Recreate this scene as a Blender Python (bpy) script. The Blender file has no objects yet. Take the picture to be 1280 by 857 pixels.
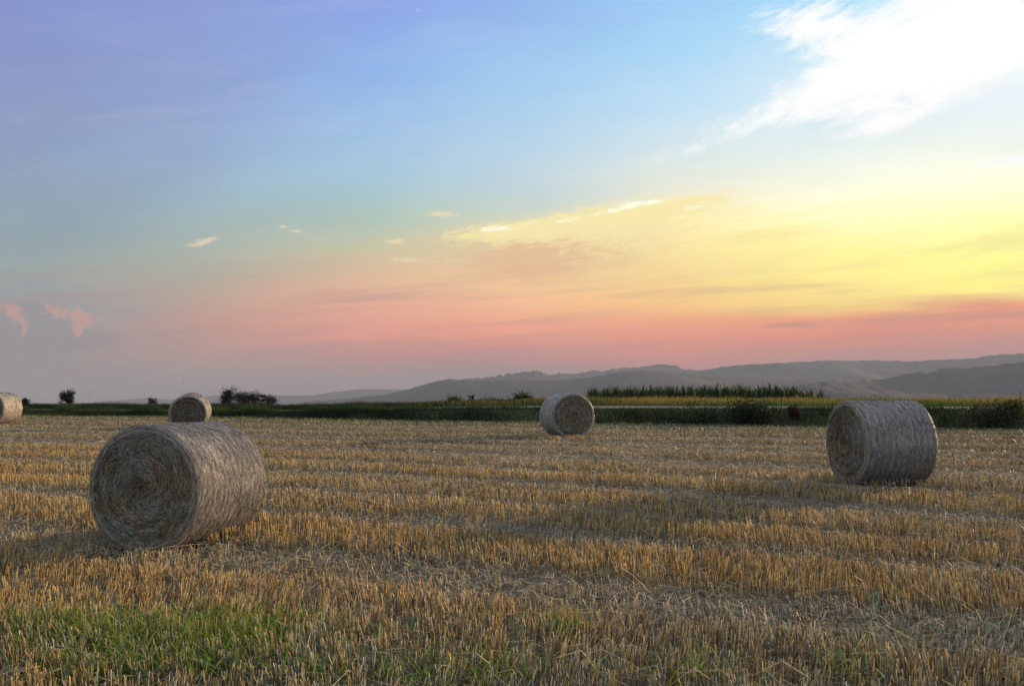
import bpy, math, random
import numpy as np
from math import radians, sin, cos, pi

# ------------------------------------------------------------------ camera
scene = bpy.context.scene
C = scene.collection
EYE = 1.6
PITCH = radians(3.65)
F = 1138.0                      # focal length in pixels of a 1280 wide frame
cam_d = bpy.data.cameras.new("camera")
cam_d.lens = F / 1280 * 36
cam_d.sensor_width = 36
cam_d.clip_start = 0.1
cam_d.clip_end = 60000
cam = bpy.data.objects.new("camera", cam_d)
C.objects.link(cam)
cam.location = (0, 0, EYE)
cam.rotation_euler = (radians(90) + PITCH, 0, 0)
scene.camera = cam

SUN_AZ = radians(52)            # to the right of the view direction (+Y)
SUN_EL = radians(10.5)
SUN_STRENGTH = 5.0
NISHITA = 0.15
HAZE = 1.8e-4
HAZE_C = (.33, .372, .465, 1)
AIR = (.31, .285, .285)         # what a long way of that air looks like

scene.view_settings.view_transform = 'Standard'
scene.view_settings.look = 'None'
scene.view_settings.exposure = 0.85
SKY_K = 2 ** -0.85                # the sky is set for the exposure
scene.view_settings.gamma = 1.0
scene.view_settings.use_curve_mapping = False
scene.cycles.max_bounces = 6
scene.cycles.diffuse_bounces = 3
scene.cycles.transmission_bounces = 4
scene.cycles.volume_bounces = 1
scene.cycles.use_denoising = True
scene.cycles.use_adaptive_sampling = False

sd = bpy.data.lights.new("sun", 'SUN')
sd.energy = SUN_STRENGTH
sd.angle = radians(0.5)
sd.color = (1.0, 0.65, 0.34)
sun = bpy.data.objects.new("sun", sd)
C.objects.link(sun)
sun.location = (20, 15, 12)
from mathutils import Vector, Matrix
to_sun = Vector((sin(SUN_AZ) * cos(SUN_EL), cos(SUN_AZ) * cos(SUN_EL), sin(SUN_EL)))
sun.rotation_euler = to_sun.to_track_quat('Z', 'Y').to_euler()

def s2l(c):
    c = c / 255.0
    return c / 12.92 if c <= 0.04045 else ((c + 0.055) / 1.055) ** 2.4
def rgb(r, g, b, k=1.0):
    return (s2l(r) * k, s2l(g) * k, s2l(b) * k, 1.0)
def px_dir(px, py):
    a = (px - 640) / F; b = (428.5 - py) / F
    return Vector((a, cos(PITCH) - b * sin(PITCH), sin(PITCH) + b * cos(PITCH)))
def XZ(px, py):
    d = px_dir(px, py)
    return d.x / d.y, d.z / d.y
def at(px, py, depth):
    """point seen in that direction at distance depth along +Y"""
    X, Z = XZ(px, py)
    return Vector((X * depth, depth, EYE + Z * depth))

# ------------------------------------------------------------------ sky
world = bpy.data.worlds.new("World")
scene.world = world
world.use_nodes = True
wt = world.node_tree
wt.nodes.clear()
WL = wt.links
def wn(t, **k):
    n = wt.nodes.new(t)
    for a, v in k.items():
        setattr(n, a, v)
    return n
def put(inp, v):
    if isinstance(v, bpy.types.NodeSocket):
        WL.new(v, inp)
    else:
        inp.default_value = v
def M(op, a, b=0.0, c=0.0, clamp=False):
    n = wn('ShaderNodeMath', operation=op, use_clamp=clamp)
    put(n.inputs[0], a); put(n.inputs[1], b); put(n.inputs[2], c)
    return n.outputs[0]
def smooth(v, lo, hi):
    n = wn('ShaderNodeMapRange', interpolation_type='SMOOTHSTEP')
    put(n.inputs['Value'], v)
    n.inputs['From Min'].default_value = lo; n.inputs['From Max'].default_value = hi
    return n.outputs[0]
def mixc(f, a, b):
    n = wn('ShaderNodeMix', data_type='RGBA')
    put(n.inputs['Factor'], f); put(n.inputs[6], a); put(n.inputs[7], b)
    return n.outputs[2]
def ramp(v, stops):
    n = wn('ShaderNodeValToRGB')
    cr = n.color_ramp
    while len(cr.elements) < len(stops):
        cr.elements.new(0.5)
    for e, (p, c) in zip(cr.elements, stops):
        e.position = p; e.color = c
    put(n.inputs[0], v)
    return n.outputs[0]
tc = wn('ShaderNodeTexCoord')
sep = wn('ShaderNodeSeparateXYZ')
WL.new(tc.outputs['Generated'], sep.inputs[0])
dx, dy, dz = sep.outputs
fy = M('MAXIMUM', dy, 0.08)
SX = M('DIVIDE', dx, fy)
SZ = M('DIVIDE', dz, fy)
def vec(x, y, z=0.0):
    n = wn('ShaderNodeCombineXYZ')
    put(n.inputs[0], x); put(n.inputs[1], y); put(n.inputs[2], z)
    return n.outputs[0]
def noise(v, scale, detail=4, rough=0.5, dist=0.0):
    n = wn('ShaderNodeTexNoise')
    put(n.inputs['Vector'], v); n.inputs['Scale'].default_value = scale
    n.inputs['Detail'].default_value = detail; n.inputs['Roughness'].default_value = rough
    n.inputs['Distortion'].default_value = dist
    return n.outputs['Fac']
# slow wander of the bands so that no gradient is ruled
wav = noise(vec(M('MULTIPLY', SX, 1.5), M('MULTIPLY', SZ, 7.0)), 1.6, 4, 0.55)
wav2 = noise(vec(M('MULTIPLY', SX, 3.0), M('MULTIPLY', SZ, 26.0)), 1.4, 5, 0.6)
ZW = M('ADD', SZ, M('MULTIPLY', M('SUBTRACT', wav, 0.5), 0.020))
ZW = M('ADD', ZW, M('MULTIPLY', M('SUBTRACT', wav2, 0.5), 0.012))
COLS = [
 (50,  [(0,130,146,203),(60,133,149,202),(120,138,155,198),(200,140,160,190),(280,146,165,176),(340,152,165,165),(380,154,158,160),(430,152,146,148),(460,158,145,143),(500,160,146,145)]),
 (250, [(0,137,155,212),(100,142,164,214),(180,148,172,210),(250,155,180,195),(300,165,180,175),(340,175,175,160),(375,190,165,150),(400,200,155,142),(440,180,148,142),(500,162,146,147)]),
 (450, [(0,138,165,232),(80,140,178,235),(160,155,190,230),(220,165,200,220),(270,175,200,190),(310,195,195,165),(350,220,180,150),(390,228,167,145),(420,225,156,141),(445,190,145,138),(500,168,145,142)]),
 (650, [(0,146,186,240),(100,160,203,240),(180,180,212,235),(240,195,215,220),(275,218,218,190),(300,230,208,160),(330,235,200,155),(360,250,200,150),(395,245,175,140),(415,238,160,135),(440,200,145,138),(465,190,145,138),(500,175,142,137)]),
 (850, [(0,158,208,248),(60,168,216,248),(130,190,225,248),(190,215,232,235),(240,240,238,215),(280,255,238,175),(330,252,224,152),(380,252,200,135),(405,240,165,132),(430,222,150,132),(460,190,142,138),(500,180,142,137)]),
 (1050,[(0,165,222,252),(60,200,232,250),(150,220,238,245),(200,240,248,240),(250,255,250,215),(310,255,246,152),(350,255,236,140),(386,252,215,130),(397,240,160,126),(415,230,148,128),(440,192,146,138),(500,180,142,137)]),
 (1230,[(0,240,250,255),(130,235,246,250),(180,245,250,240),(220,255,255,225),(270,255,253,178),(330,255,249,138),(366,254,238,134),(384,240,158,125),(410,228,150,126),(430,198,148,140),(500,180,146,142)]),
]
wav3 = noise(vec(M('ADD', M('MULTIPLY', SX, 2.0), M('MULTIPLY', SZ, -3.0)), M('MULTIPLY', SZ, 5.0), 3.3), 1.7, 5, 0.55)
SXW = M('ADD', SX, M('MULTIPLY', M('SUBTRACT', wav3, 0.5), 0.28))
ZR = 0.5
prev = None
for cx, st in COLS:
    stops = []
    for (y, r, g, b) in sorted(st, key=lambda s: -s[0]):
        k = 1.0
        if r > 250 and g > 235: k = 1.08
        # the sky as it is above the haze: what is seen is that sky dimmed by the air plus the air's own light
        zz_ = XZ(cx, y)[1]; el_ = max(0.002, zz_ / math.sqrt(1 + zz_ * zz_ + XZ(cx, y)[0] ** 2))
        T_ = math.exp(-HAZE * 0.8 * min(9000, 290 / el_))
        c_ = rgb(r, g, b, k)
        c_ = tuple(max(0.02, (c_[i] - AIR[i] * (1 - T_)) / T_) if T_ > .3 else c_[i] for i in range(3)) + (1,)
        stops.append((max(0.0, min(1.0, zz_ / ZR)), c_))
    col = ramp(M('DIVIDE', ZW, ZR), stops)
    X = XZ(cx, 480)[0]
    if prev is None:
        acc = col
    else:
        mr_ = wn('ShaderNodeMapRange'); put(mr_.inputs['Value'], SXW)
        mr_.inputs['From Min'].default_value = prev; mr_.inputs['From Max'].default_value = X
        acc = mixc(mr_.outputs[0], acc, col)
    prev = X
sky = acc
hs = wn('ShaderNodeHueSaturation'); hs.inputs['Saturation'].default_value = 0.97; WL.new(sky, hs.inputs['Color']); sky = hs.outputs[0]
# faint large mottling of thin cirrus
cir = noise(vec(M('ADD', M('MULTIPLY', SX, 2.0), M('MULTIPLY', SZ, -1.5)), M('MULTIPLY', SZ, 9.0)), 2.2, 6, 0.62, 0.4)
sky = mixc(M('MULTIPLY', smooth(cir, 0.45, 0.9), 0.14), sky, rgb(255, 248, 235))
# salmon streaks low over the horizon
strk = noise(vec(M('MULTIPLY', SX, 2.4), M('ADD', M('MULTIPLY', SZ, 42.0), M('MULTIPLY', SX, -3.0))), 1.3, 5, 0.6, 0.3)
lowm = M('MULTIPLY', smooth(SZ, 0.025, 0.06), smooth(SZ, 0.17, 0.11))
sky = mixc(M('MULTIPLY', M('MULTIPLY', smooth(strk, 0.45, 0.72), lowm), 0.42), sky, rgb(176, 140, 140))
strk2 = noise(vec(M('MULTIPLY', SX, 3.1), M('ADD', M('MULTIPLY', SZ, 30.0), M('MULTIPLY', SX, -4.5)), 3.7), 1.5, 5, 0.6, 0.3)
lowm2 = M('MULTIPLY', M('MULTIPLY', smooth(SZ, 0.105, 0.135), smooth(SZ, 0.24, 0.16)), smooth(SX, -0.1, 0.2))
sky = mixc(M('MULTIPLY', M('MULTIPLY', smooth(strk2, 0.46, 0.72), lowm2), 0.75), sky, rgb(255, 240, 150, 1.05))

def blob(cx, cy, rx, ry, rot=0.0):
    """soft elliptical weight around a sky direction, rot in degrees, positive rises to the right"""
    X, Z = XZ(cx, cy)
    a = M('SUBTRACT', SX, X); b = M('SUBTRACT', SZ, Z)
    c_, s_ = cos(radians(rot)), sin(radians(rot))
    u = M('MULTIPLY', M('ADD', M('MULTIPLY', a, c_), M('MULTIPLY', b, s_)), F / rx)
    v = M('MULTIPLY', M('SUBTRACT', M('MULTIPLY', b, c_), M('MULTIPLY', a, s_)), F / ry)
    r2 = M('ADD', M('MULTIPLY', u, u), M('MULTIPLY', v, v))
    return M('EXPONENT', M('MULTIPLY', r2, -1.0))
def total(lst):
    t = lst[0]
    for b in lst[1:]:
        t = M('ADD', t, b)
    return t
def rotnoise(rot, su, sv, seed, detail=7, rough=0.6, dist=0.5):
    c_, s_ = cos(radians(rot)), sin(radians(rot))
    u = M('ADD', M('MULTIPLY', SX, c_), M('MULTIPLY', SZ, s_))
    v = M('SUBTRACT', M('MULTIPLY', SZ, c_), M('MULTIPLY', SX, s_))
    return noise(vec(M('MULTIPLY', u, su), M('MULTIPLY', v, sv), seed), 1.0, detail, rough, dist)
# broad golden cloud, lit along its upper edge, dusky below
n1 = rotnoise(8, 16, 44, 1.3, 9, 0.66, 0.4)
dusk = total([blob(660, 325, 100, 36, 4), M('MULTIPLY', blob(780, 300, 120, 30, 10), 0.45)])
f = smooth(M('ADD', dusk, M('MULTIPLY', M('MULTIPLY', M('SUBTRACT', n1, 0.5), 2.4), M('MULTIPLY', dusk, 3.0, clamp=True))), 0.2, 1.2)
sky = mixc(M('MULTIPLY', f, 0.7), sky, rgb(246, 194, 150))
gold = total([M('MULTIPLY', blob(640, 289, 80, 11, 5), 1.3), M('MULTIPLY', blob(745, 274, 125, 17, 10), 1.3), blob(850, 260, 70, 10, 14), M('MULTIPLY', blob(800, 298, 130, 26, 10), 0.8)])
n2 = rotnoise(9, 40, 130, 4.1, 12, 0.8, 0.3)
f = smooth(M('ADD', gold, M('MULTIPLY', M('MULTIPLY', M('SUBTRACT', n2, 0.5), 4.0), M('MULTIPLY', gold, 2.5, clamp=True))), 0.22, 1.25)
sky = mixc(M('MULTIPLY', f, 0.95), sky, rgb(255, 238, 170, 1.12))
f = smooth(M('ADD', total([blob(868, 258, 42, 6, 15), blob(800, 253, 40, 5, 3), M('MULTIPLY', blob(615, 286, 45, 6, 3), .9), M('MULTIPLY', blob(700, 276, 50, 5, 8), .8), M('MULTIPLY', blob(770, 262, 45, 5, 12), .9)]), M('MULTIPLY', M('SUBTRACT', n2, 0.5), 4.5)), 0.6, 1.3)
sky = mixc(f, sky, rgb(255, 254, 225, 1.2))
# small bright fair-weather scraps
n3 = rotnoise(5, 90, 320, 7.7, 10, 0.8, 0.3)
scr = total([blob(552, 267, 27, 5, -2), blob(494, 302, 14, 4, 0), blob(508, 325, 26, 4, -2), M('MULTIPLY', blob(562, 326, 24, 2.5, 0), 0.7),
             blob(254, 302, 24, 5, 14), M('MULTIPLY', blob(353, 283, 9, 2.5, 0), 0.8), M('MULTIPLY', blob(371, 289, 10, 2.5, -6), 0.8), M('MULTIPLY', blob(712, 237, 6, 2.5, 0), 0.8)])
f = smooth(M('ADD', scr, M('MULTIPLY', M('MULTIPLY', M('SUBTRACT', n3, 0.5), 4.0), M('MULTIPLY', scr, 3.0, clamp=True))), 0.35, 1.05)
sky = mixc(M('MULTIPLY', f, 0.9), sky, rgb(250, 232, 190))
# large white cirrus, upper right
n4 = M('ADD', M('MULTIPLY', rotnoise(22, 7.0, 17.0, 2.2, 10, 0.68, 0.5), 0.75), M('MULTIPLY', rotnoise(30, 30.0, 80.0, 6.2, 8, 0.7, 0.6), 0.25))
big = total([M('MULTIPLY', blob(1260, 15, 165, 85, 0), 1.35), M('MULTIPLY', blob(1050, 42, 110, 38, -12), 0.95), M('MULTIPLY', blob(1000, 128, 140, 24, 22), 1.25),
             M('MULTIPLY', blob(1170, 100, 140, 34, 18), 1.0), M('MULTIPLY', blob(1110, 156, 80, 9, 16), 0.8), M('MULTIPLY', blob(1250, 202, 60, 7, 6), 0.75),
             M('MULTIPLY', blob(1130, 60, 110, 34, 20), 0.7)])
near_ = M('MULTIPLY', big, 3.5, clamp=True)
f = smooth(M('ADD', big, M('MULTIPLY', M('MULTIPLY', M('SUBTRACT', n4, 0.5), 5.0), near_)), 0.15, 1.3)
inx = M('MULTIPLY', smooth(SZ, 0.62, 0.5), smooth(SX, 1.2, 0.8))
sky = mixc(M('MULTIPLY', f, 0.97), sky, (1.14, 1.13, 1.12, 1))
# cumulus at the left, pink tops over a grey body
n5 = rotnoise(0, 34, 44, 9.4, 9, 0.66, 0.3)
body = total([blob(10, 405, 55, 34), blob(75, 408, 48, 26), M('MULTIPLY', blob(120, 425, 60, 9), 0.7)])
f = smooth(M('ADD', body, M('MULTIPLY', M('SUBTRACT', n5, 0.5), 1.6)), 0.4, 0.75)
basez = XZ(60, 436)[1]
f = M('MULTIPLY', f, smooth(SZ, basez - 0.006, basez + 0.006))
sky = mixc(M('MULTIPLY', f, 0.55), sky, rgb(146, 142, 150))
n6 = rotnoise(0, 75, 75, 5.5, 9, 0.62, 0.3)
pink = total([blob(5, 380, 13, 10), blob(18, 393, 14, 11), blob(58, 381, 13, 8), blob(74, 389, 15, 11), blob(98, 399, 10, 13), blob(112, 402, 11, 9), M('MULTIPLY', blob(30, 410, 6, 14, 0), 0.8), M('MULTIPLY', blob(98, 408, 5, 14, 0), 0.9)])
f = smooth(M('ADD', pink, M('MULTIPLY', M('MULTIPLY', M('SUBTRACT', n6, 0.5), 4.2), M('MULTIPLY', pink, 3.0, clamp=True))), 0.35, 1.2)
sky = mixc(M('MULTIPLY', f, 0.62), sky, rgb(232, 166, 148))
f = smooth(M('ADD', total([blob(218, 424, 7, 4), M('MULTIPLY', blob(975, 405, 45, 5, 4), 0.9), M('MULTIPLY', blob(1010, 408, 30, 3.5, 0), 0.8)]), M('MULTIPLY', M('SUBTRACT', n5, 0.5), 1.4)), 0.45, 1.0)
sky = mixc(M('MULTIPLY', f, 0.28), sky, rgb(150, 132, 140))

nish = wn('ShaderNodeTexSky', sky_type='NISHITA')
nish.sun_disc = False
nish.sun_elevation = SUN_EL
nish.sun_rotation = SUN_AZ
nish.air_density = 1.2
nish.dust_density = 1.5
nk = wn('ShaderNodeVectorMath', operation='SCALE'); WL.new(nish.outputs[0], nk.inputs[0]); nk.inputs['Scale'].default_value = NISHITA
# bright cloudy fill added to the unseen sky overhead and behind, lighting the foreground
fill_mottle = noise(vec(M('MULTIPLY', dx, 1.6), M('MULTIPLY', dy, 2.4), M('MULTIPLY', dz, 1.6)), 1.7, 6, 0.6, 0.4)
rest = mixc(M('ADD', M('MULTIPLY', smooth(fill_mottle, 0.35, 0.65), 0.35), 0.55), nk.outputs[0], (1.16, 1.30, 1.56, 1))
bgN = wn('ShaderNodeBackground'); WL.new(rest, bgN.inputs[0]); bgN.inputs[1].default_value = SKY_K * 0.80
bgS = wn('ShaderNodeBackground'); WL.new(sky, bgS.inputs[0]); bgS.inputs[1].default_value = SKY_K
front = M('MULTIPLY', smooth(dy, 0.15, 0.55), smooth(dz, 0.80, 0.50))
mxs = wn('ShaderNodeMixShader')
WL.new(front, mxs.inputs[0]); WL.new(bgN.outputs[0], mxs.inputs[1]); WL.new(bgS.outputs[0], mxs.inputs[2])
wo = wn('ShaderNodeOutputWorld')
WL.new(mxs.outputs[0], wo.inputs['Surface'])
world.cycles.sampling_method = 'MANUAL'
world.cycles.sample_map_resolution = 1024

# ------------------------------------------------------------------ helpers
rng = np.random.default_rng(7)
def vnoise(x, y, seed=0):
    """smooth value noise in 0..1"""
    x = np.asarray(x, float); y = np.asarray(y, float)
    xi = np.floor(x).astype(np.int64); yi = np.floor(y).astype(np.int64)
    fx = x - xi; fy_ = y - yi
    fx = fx * fx * (3 - 2 * fx); fy_ = fy_ * fy_ * (3 - 2 * fy_)
    def h(a, b):
        n = (a * 374761393 + b * 668265263 + seed * 1442695041) & 0xFFFFFFFF
        n = ((n ^ (n >> 13)) * 1274126177) & 0xFFFFFFFF
        n = n ^ (n >> 16)
        return (n & 0xFFFF) / 65535.0
    return ((h(xi, yi) * (1 - fx) + h(xi + 1, yi) * fx) * (1 - fy_) +
            (h(xi, yi + 1) * (1 - fx) + h(xi + 1, yi + 1) * fx) * fy_)
def fbm(x, y, seed=0, o=4):
    s = 0; a = 0.5
    for i in range(o):
        s = s + a * vnoise(np.asarray(x) * 2 ** i, np.asarray(y) * 2 ** i, seed + i * 17)
        a *= 0.5
    return s / (1 - 0.5 ** o)

def smst(v, lo, hi):
    t = np.clip((np.asarray(v, float) - lo) / (hi - lo), 0, 1)
    return t * t * (3 - 2 * t)

K = 0.426                       # the rows, the verge and the road all run along (1, -K)
def vv(x, y): return np.asarray(y) + K * np.asarray(x)
VERGE = 40.0
FD = [-20, 0, 5, 9.6, 14.4, 20, 27, 33, 38, 45, 60]
FZ = [-2.3, -1.9, -1.75, -1.6, -1.31, -1.17, -1.07, -1.03, -0.95, -0.86, -0.80]
def ground(x, y):
    x = np.asarray(x, float); y = np.asarray(y, float)
    s = vv(x, y) - VERGE
    z = EYE + np.interp(y, FD, FZ)
    z = z + (fbm(x * 0.35, y * 0.35, 3, 3) - 0.5) * 0.06 + (vnoise(x * 1.3, y * 1.9, 8) - 0.5) * 0.03
    road = np.interp(s, [0, 2.2, 2.6, 4.8, 6.5, 11], [1.24, 1.24, 1.25, 1.35, 1.42, 1.45]) - .28 * smst(-x, -2, 14)
    t = smst(s, 0.1, 2.2)
    z = z * (1 - t) + road * t
    # ditch lip and fall beyond the crest
    z = z - 0.10 * np.exp(-((s - 0.1) / 0.5) ** 2)
    fall = np.interp(s, [0, 12, 22, 40, 200, 1500, 3000, 9000], [0, 0, 0.75, 2.0, 14, 50, 61, 61])
    z = z - fall + np.where(s > 60, (fbm(x * 0.004, y * 0.004, 21, 3) - 0.5) * 10 * smst(s, 60, 600), 0)
    # road camber is flat
    return z

def make_mesh(name, verts, faces, mat, parent=None, col=None, smooth_=False, loc=None):
    verts = np.asarray(verts, np.float32); faces = np.asarray(faces, np.int32)
    me = bpy.data.meshes.new(name)
    n, k = faces.shape
    me.vertices.add(len(verts)); me.vertices.foreach_set('co', verts.ravel())
    me.loops.add(n * k); me.loops.foreach_set('vertex_index', faces.ravel())
    me.polygons.add(n)
    me.polygons.foreach_set('loop_start', np.arange(0, n * k, k, dtype=np.int32))
    me.polygons.foreach_set('loop_total', np.full(n, k, np.int32))
    if smooth_:
        me.polygons.foreach_set('use_smooth', np.ones(n, bool))
    me.update(calc_edges=True)
    if col is not None:
        at_ = me.attributes.new('col', 'FLOAT_COLOR', 'POINT')
        c4 = np.ones((len(verts), 4), np.float32); c4[:, :3] = col
        at_.data.foreach_set('color', c4.ravel())
    if mat: me.materials.append(mat)
    o = bpy.data.objects.new(name, me)
    C.objects.link(o)
    if parent: o.parent = parent
    if loc is not None: o.location = loc
    return o
def tag(o, label=None, cat=None, group=None, kind=None):
    if label: o['label'] = label
    if cat: o['category'] = cat
    if group: o['group'] = group
    if kind: o['kind'] = kind
    return o
def empty(name, loc, rot=(0, 0, 0)):
    o = bpy.data.objects.new(name, None)
    o.empty_display_size = 0.2
    C.objects.link(o); o.location = loc; o.rotation_euler = rot
    return o

class Acc:
    """gathers geometry for one mesh"""
    def __init__(s): s.v = []; s.f = []; s.c = []; s.n = 0
    def add(s, v, f, c=None):
        v = np.asarray(v, float).reshape(-1, 3); f = np.asarray(f, int)
        s.v.append(v); s.f.append(f + s.n); s.n += len(v)
        if c is not None:
            c = np.asarray(c, float)
            s.c.append(np.broadcast_to(c, (len(v), 3)) if c.ndim == 1 else c)
    def build(s, name, mat, parent=None, **k):
        return make_mesh(name, np.concatenate(s.v), np.concatenate(s.f), mat, parent,
                         np.concatenate(s.c) if s.c else None, **k)

def prisms(A, B, w0, w1, col0, col1=None):
    """three-sided tapered straws from A to B"""
    A = np.asarray(A, float); B = np.asarray(B, float); n = len(A)
    d = B - A; L = np.linalg.norm(d, axis=1, keepdims=True) + 1e-9; d = d / L
    ref = np.where(np.abs(d[:, 2:3]) > 0.8, np.array([[1.0, 0.2, 0]]), np.array([[0, 0, 1.0]]))
    a = np.cross(d, ref); a /= np.linalg.norm(a, axis=1, keepdims=True) + 1e-9
    b = np.cross(d, a)
    ph = rng.random((n, 1)) * 6.28
    V = np.zeros((n, 6, 3))
    for i in range(3):
        o = np.cos(ph + i * 2.094) * a + np.sin(ph + i * 2.094) * b
        V[:, i] = A + o * np.reshape(w0, (-1, 1)) * 0.5
        V[:, 3 + i] = B + o * np.reshape(w1, (-1, 1)) * 0.5
    base = (np.arange(n) * 6)[:, None]
    Fq = np.concatenate([base + np.array([[i, (i + 1) % 3, 3 + (i + 1) % 3, 3 + i]]) for i in range(3)])
    c = np.zeros((n, 6, 3)); c[:, :3] = col0[:, None]; c[:, 3:] = (col1 if col1 is not None else col0)[:, None]
    return V.reshape(-1, 3), Fq, c.reshape(-1, 3)

def blades(P, h, w, az, lean, droop, c0, c1, seg=3, face=None):
    """curved tapered grass blades; lean and droop as fractions of h"""
    P = np.asarray(P, float); n = len(P)
    h = np.broadcast_to(h, n).astype(float); w = np.broadcast_to(w, n).astype(float)
    dirx, diry = np.cos(az), np.sin(az)
    if face is None: face = az + pi / 2 + rng.normal(0, 0.5, n)
    sx, sy = np.cos(face), np.sin(face)
    V = np.zeros((n, (seg + 1) * 2, 3)); Cc = np.zeros((n, (seg + 1) * 2, 3))
    for k in range(seg + 1):
        t = k / seg
        off = h * (lean * t + droop * t * t)
        z = h * (t - 0.45 * droop * t * t)
        ww = w * (1 - 0.92 * t ** 1.5) * 0.5
        cx = P[:, 0] + dirx * off; cy = P[:, 1] + diry * off; cz = P[:, 2] + z
        V[:, 2 * k] = np.stack([cx - sx * ww, cy - sy * ww, cz], 1)
        V[:, 2 * k + 1] = np.stack([cx + sx * ww, cy + sy * ww, cz], 1)
        cc = c0 * (1 - t) + c1 * t
        Cc[:, 2 * k] = cc; Cc[:, 2 * k + 1] = cc
    base = (np.arange(n) * (seg + 1) * 2)[:, None]
    Fq = np.concatenate([base + np.array([[2 * k, 2 * k + 1, 2 * k + 3, 2 * k + 2]]) for k in range(seg)])
    return V.reshape(-1, 3), Fq, Cc.reshape(-1, 3)

def jitter(base, n, amt=0.2, hue=0.06):
    base = np.asarray(base, float)
    b = np.broadcast_to(base, (n, 3)) * (1 + rng.normal(0, amt, (n, 1))) * (1 + rng.normal(0, hue, (n, 3)))
    return np.clip(b, 0.005, 0.75)

# ------------------------------------------------------------------ materials
class Mat:
    def __init__(s, name):
        s.m = bpy.data.materials.new(name); s.m.use_nodes = True
        s.t = s.m.node_tree; s.t.nodes.clear()
        s.out = s.t.nodes.new('ShaderNodeOutputMaterial')
        s.tc = s.t.nodes.new('ShaderNodeTexCoord')
    def n(s, t, **k):
        x = s.t.nodes.new(t)
        for a, v in k.items(): setattr(x, a, v)
        return x
    def put(s, i, v):
        if isinstance(v, bpy.types.NodeSocket): s.t.links.new(v, i)
        else: i.default_value = v
    def noise(s, scale, detail=4, rough=0.5, vec=None, dist=0.0):
        x = s.n('ShaderNodeTexNoise')
        s.put(x.inputs['Vector'], vec if vec is not None else s.tc.outputs['Object'])
        x.inputs['Scale'].default_value = scale; x.inputs['Detail'].default_value = detail
        x.inputs['Roughness'].default_value = rough; x.inputs['Distortion'].default_value = dist
        return x.outputs['Fac']
    def mapped(s, scale, rot=(0, 0, 0)):
        x = s.n('ShaderNodeMapping'); s.put(x.inputs['Vector'], s.tc.outputs['Object'])
        x.inputs['Scale'].default_value = scale; x.inputs['Rotation'].default_value = rot
        return x.outputs[0]
    def ramp(s, v, stops, interp='LINEAR'):
        x = s.n('ShaderNodeValToRGB'); cr = x.color_ramp; cr.interpolation = interp
        while len(cr.elements) < len(stops): cr.elements.new(0.5)
        for e, (p, c) in zip(cr.elements, stops):
            e.position = p; e.color = (*c[:3], 1)
        s.put(x.inputs[0], v); return x.outputs[0]
    def mix(s, f, a, b, mode='MIX'):
        x = s.n('ShaderNodeMix', data_type='RGBA', blend_type=mode)
        s.put(x.inputs['Factor'], f); s.put(x.inputs[6], a); s.put(x.inputs[7], b); return x.outputs[2]
    def attr(s, name='col'):
        x = s.n('ShaderNodeAttribute', attribute_name=name); return x.outputs['Color']
    def bump(s, h, strength=0.5, dist=0.02):
        x = s.n('ShaderNodeBump'); x.inputs['Strength'].default_value = strength; x.inputs['Distance'].default_value = dist
        s.put(x.inputs['Height'], h); return x.outputs[0]
    def finish(s, color, rough=0.8, normal=None, trans=0.0, tcol=None, spec=0.3):
        p = s.n('ShaderNodeBsdfPrincipled')
        s.put(p.inputs['Base Color'], color); s.put(p.inputs['Roughness'], rough)
        p.inputs['Specular IOR Level'].default_value = spec
        if normal is not None: s.put(p.inputs['Normal'], normal)
        sh = p.outputs[0]
        if trans > 0:
            tr = s.n('ShaderNodeBsdfTranslucent'); s.put(tr.inputs[0], tcol if tcol is not None else color)
            mx = s.n('ShaderNodeMixShader'); mx.inputs[0].default_value = trans
            s.t.links.new(sh, mx.inputs[1]); s.t.links.new(tr.outputs[0], mx.inputs[2]); sh = mx.outputs[0]
        s.t.links.new(sh, s.out.inputs['Surface'])
        return s.m

def leafy(name, trans=0.3, rough=0.6, spec=0.25):
    m = Mat(name); c = m.attr()
    return m.finish(c, rough, None, trans, None, spec)
M_straw = leafy('straw', 0.36, 0.5, 0.3)
M_straw_bale = leafy('bale_straw', 0.05, 0.5, 0.4)
M_grass = leafy('grass_blades', 0.30, 0.7, .08)
M_leaf = leafy('leaves', 0.12, 0.8, .05)
M_corn = leafy('corn_leaves', 0.15, 0.65, 0.12)
m = Mat('bark'); M_bark = m.finish(m.ramp(m.noise(30), [(0.3, (.03, .022, .016)), (0.7, (.09, .07, .05))]), 0.9)

# ground: one colour set for the field, another beyond the verge, decided by where the land is
m = Mat('field_ground')
sp = m.n('ShaderNodeSeparateXYZ'); m.put(sp.inputs[0], m.tc.outputs['Object'])
sv = m.n('ShaderNodeMath', operation='MULTIPLY_ADD'); m.put(sv.inputs[0], sp.outputs[0]); sv.inputs[1].default_value = K; m.put(sv.inputs[2], sp.outputs[1])
mr = m.n('ShaderNodeMapRange'); m.put(mr.inputs[0], sv.outputs[0]); mr.inputs[1].default_value = VERGE - 0.6; mr.inputs[2].default_value = VERGE + 0.4
n_f = m.noise(55, 6, 0.7); n_l = m.noise(1.1, 4, 0.6); n_m = m.noise(260, 3, 0.6)
c1 = m.ramp(n_f, [(0.30, (.028, .022, .015)), (0.46, (.075, .06, .038)), (0.60, (.18, .15, .10)), (0.78, (.32, .27, .19))])
c1 = m.mix(m.ramp(n_l, [(0.35, (0, 0, 0)), (0.7, (.45, .45, .45))]), c1, m.ramp(n_m, [(.35, (.07, .055, .04)), (.65, (.33, .30, .23))]))
c2 = m.ramp(m.noise(12, 5, 0.7), [(0.3, (.018, .022, .010)), (0.6, (.05, .055, .022)), (0.8, (.09, .075, .04))])
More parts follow.
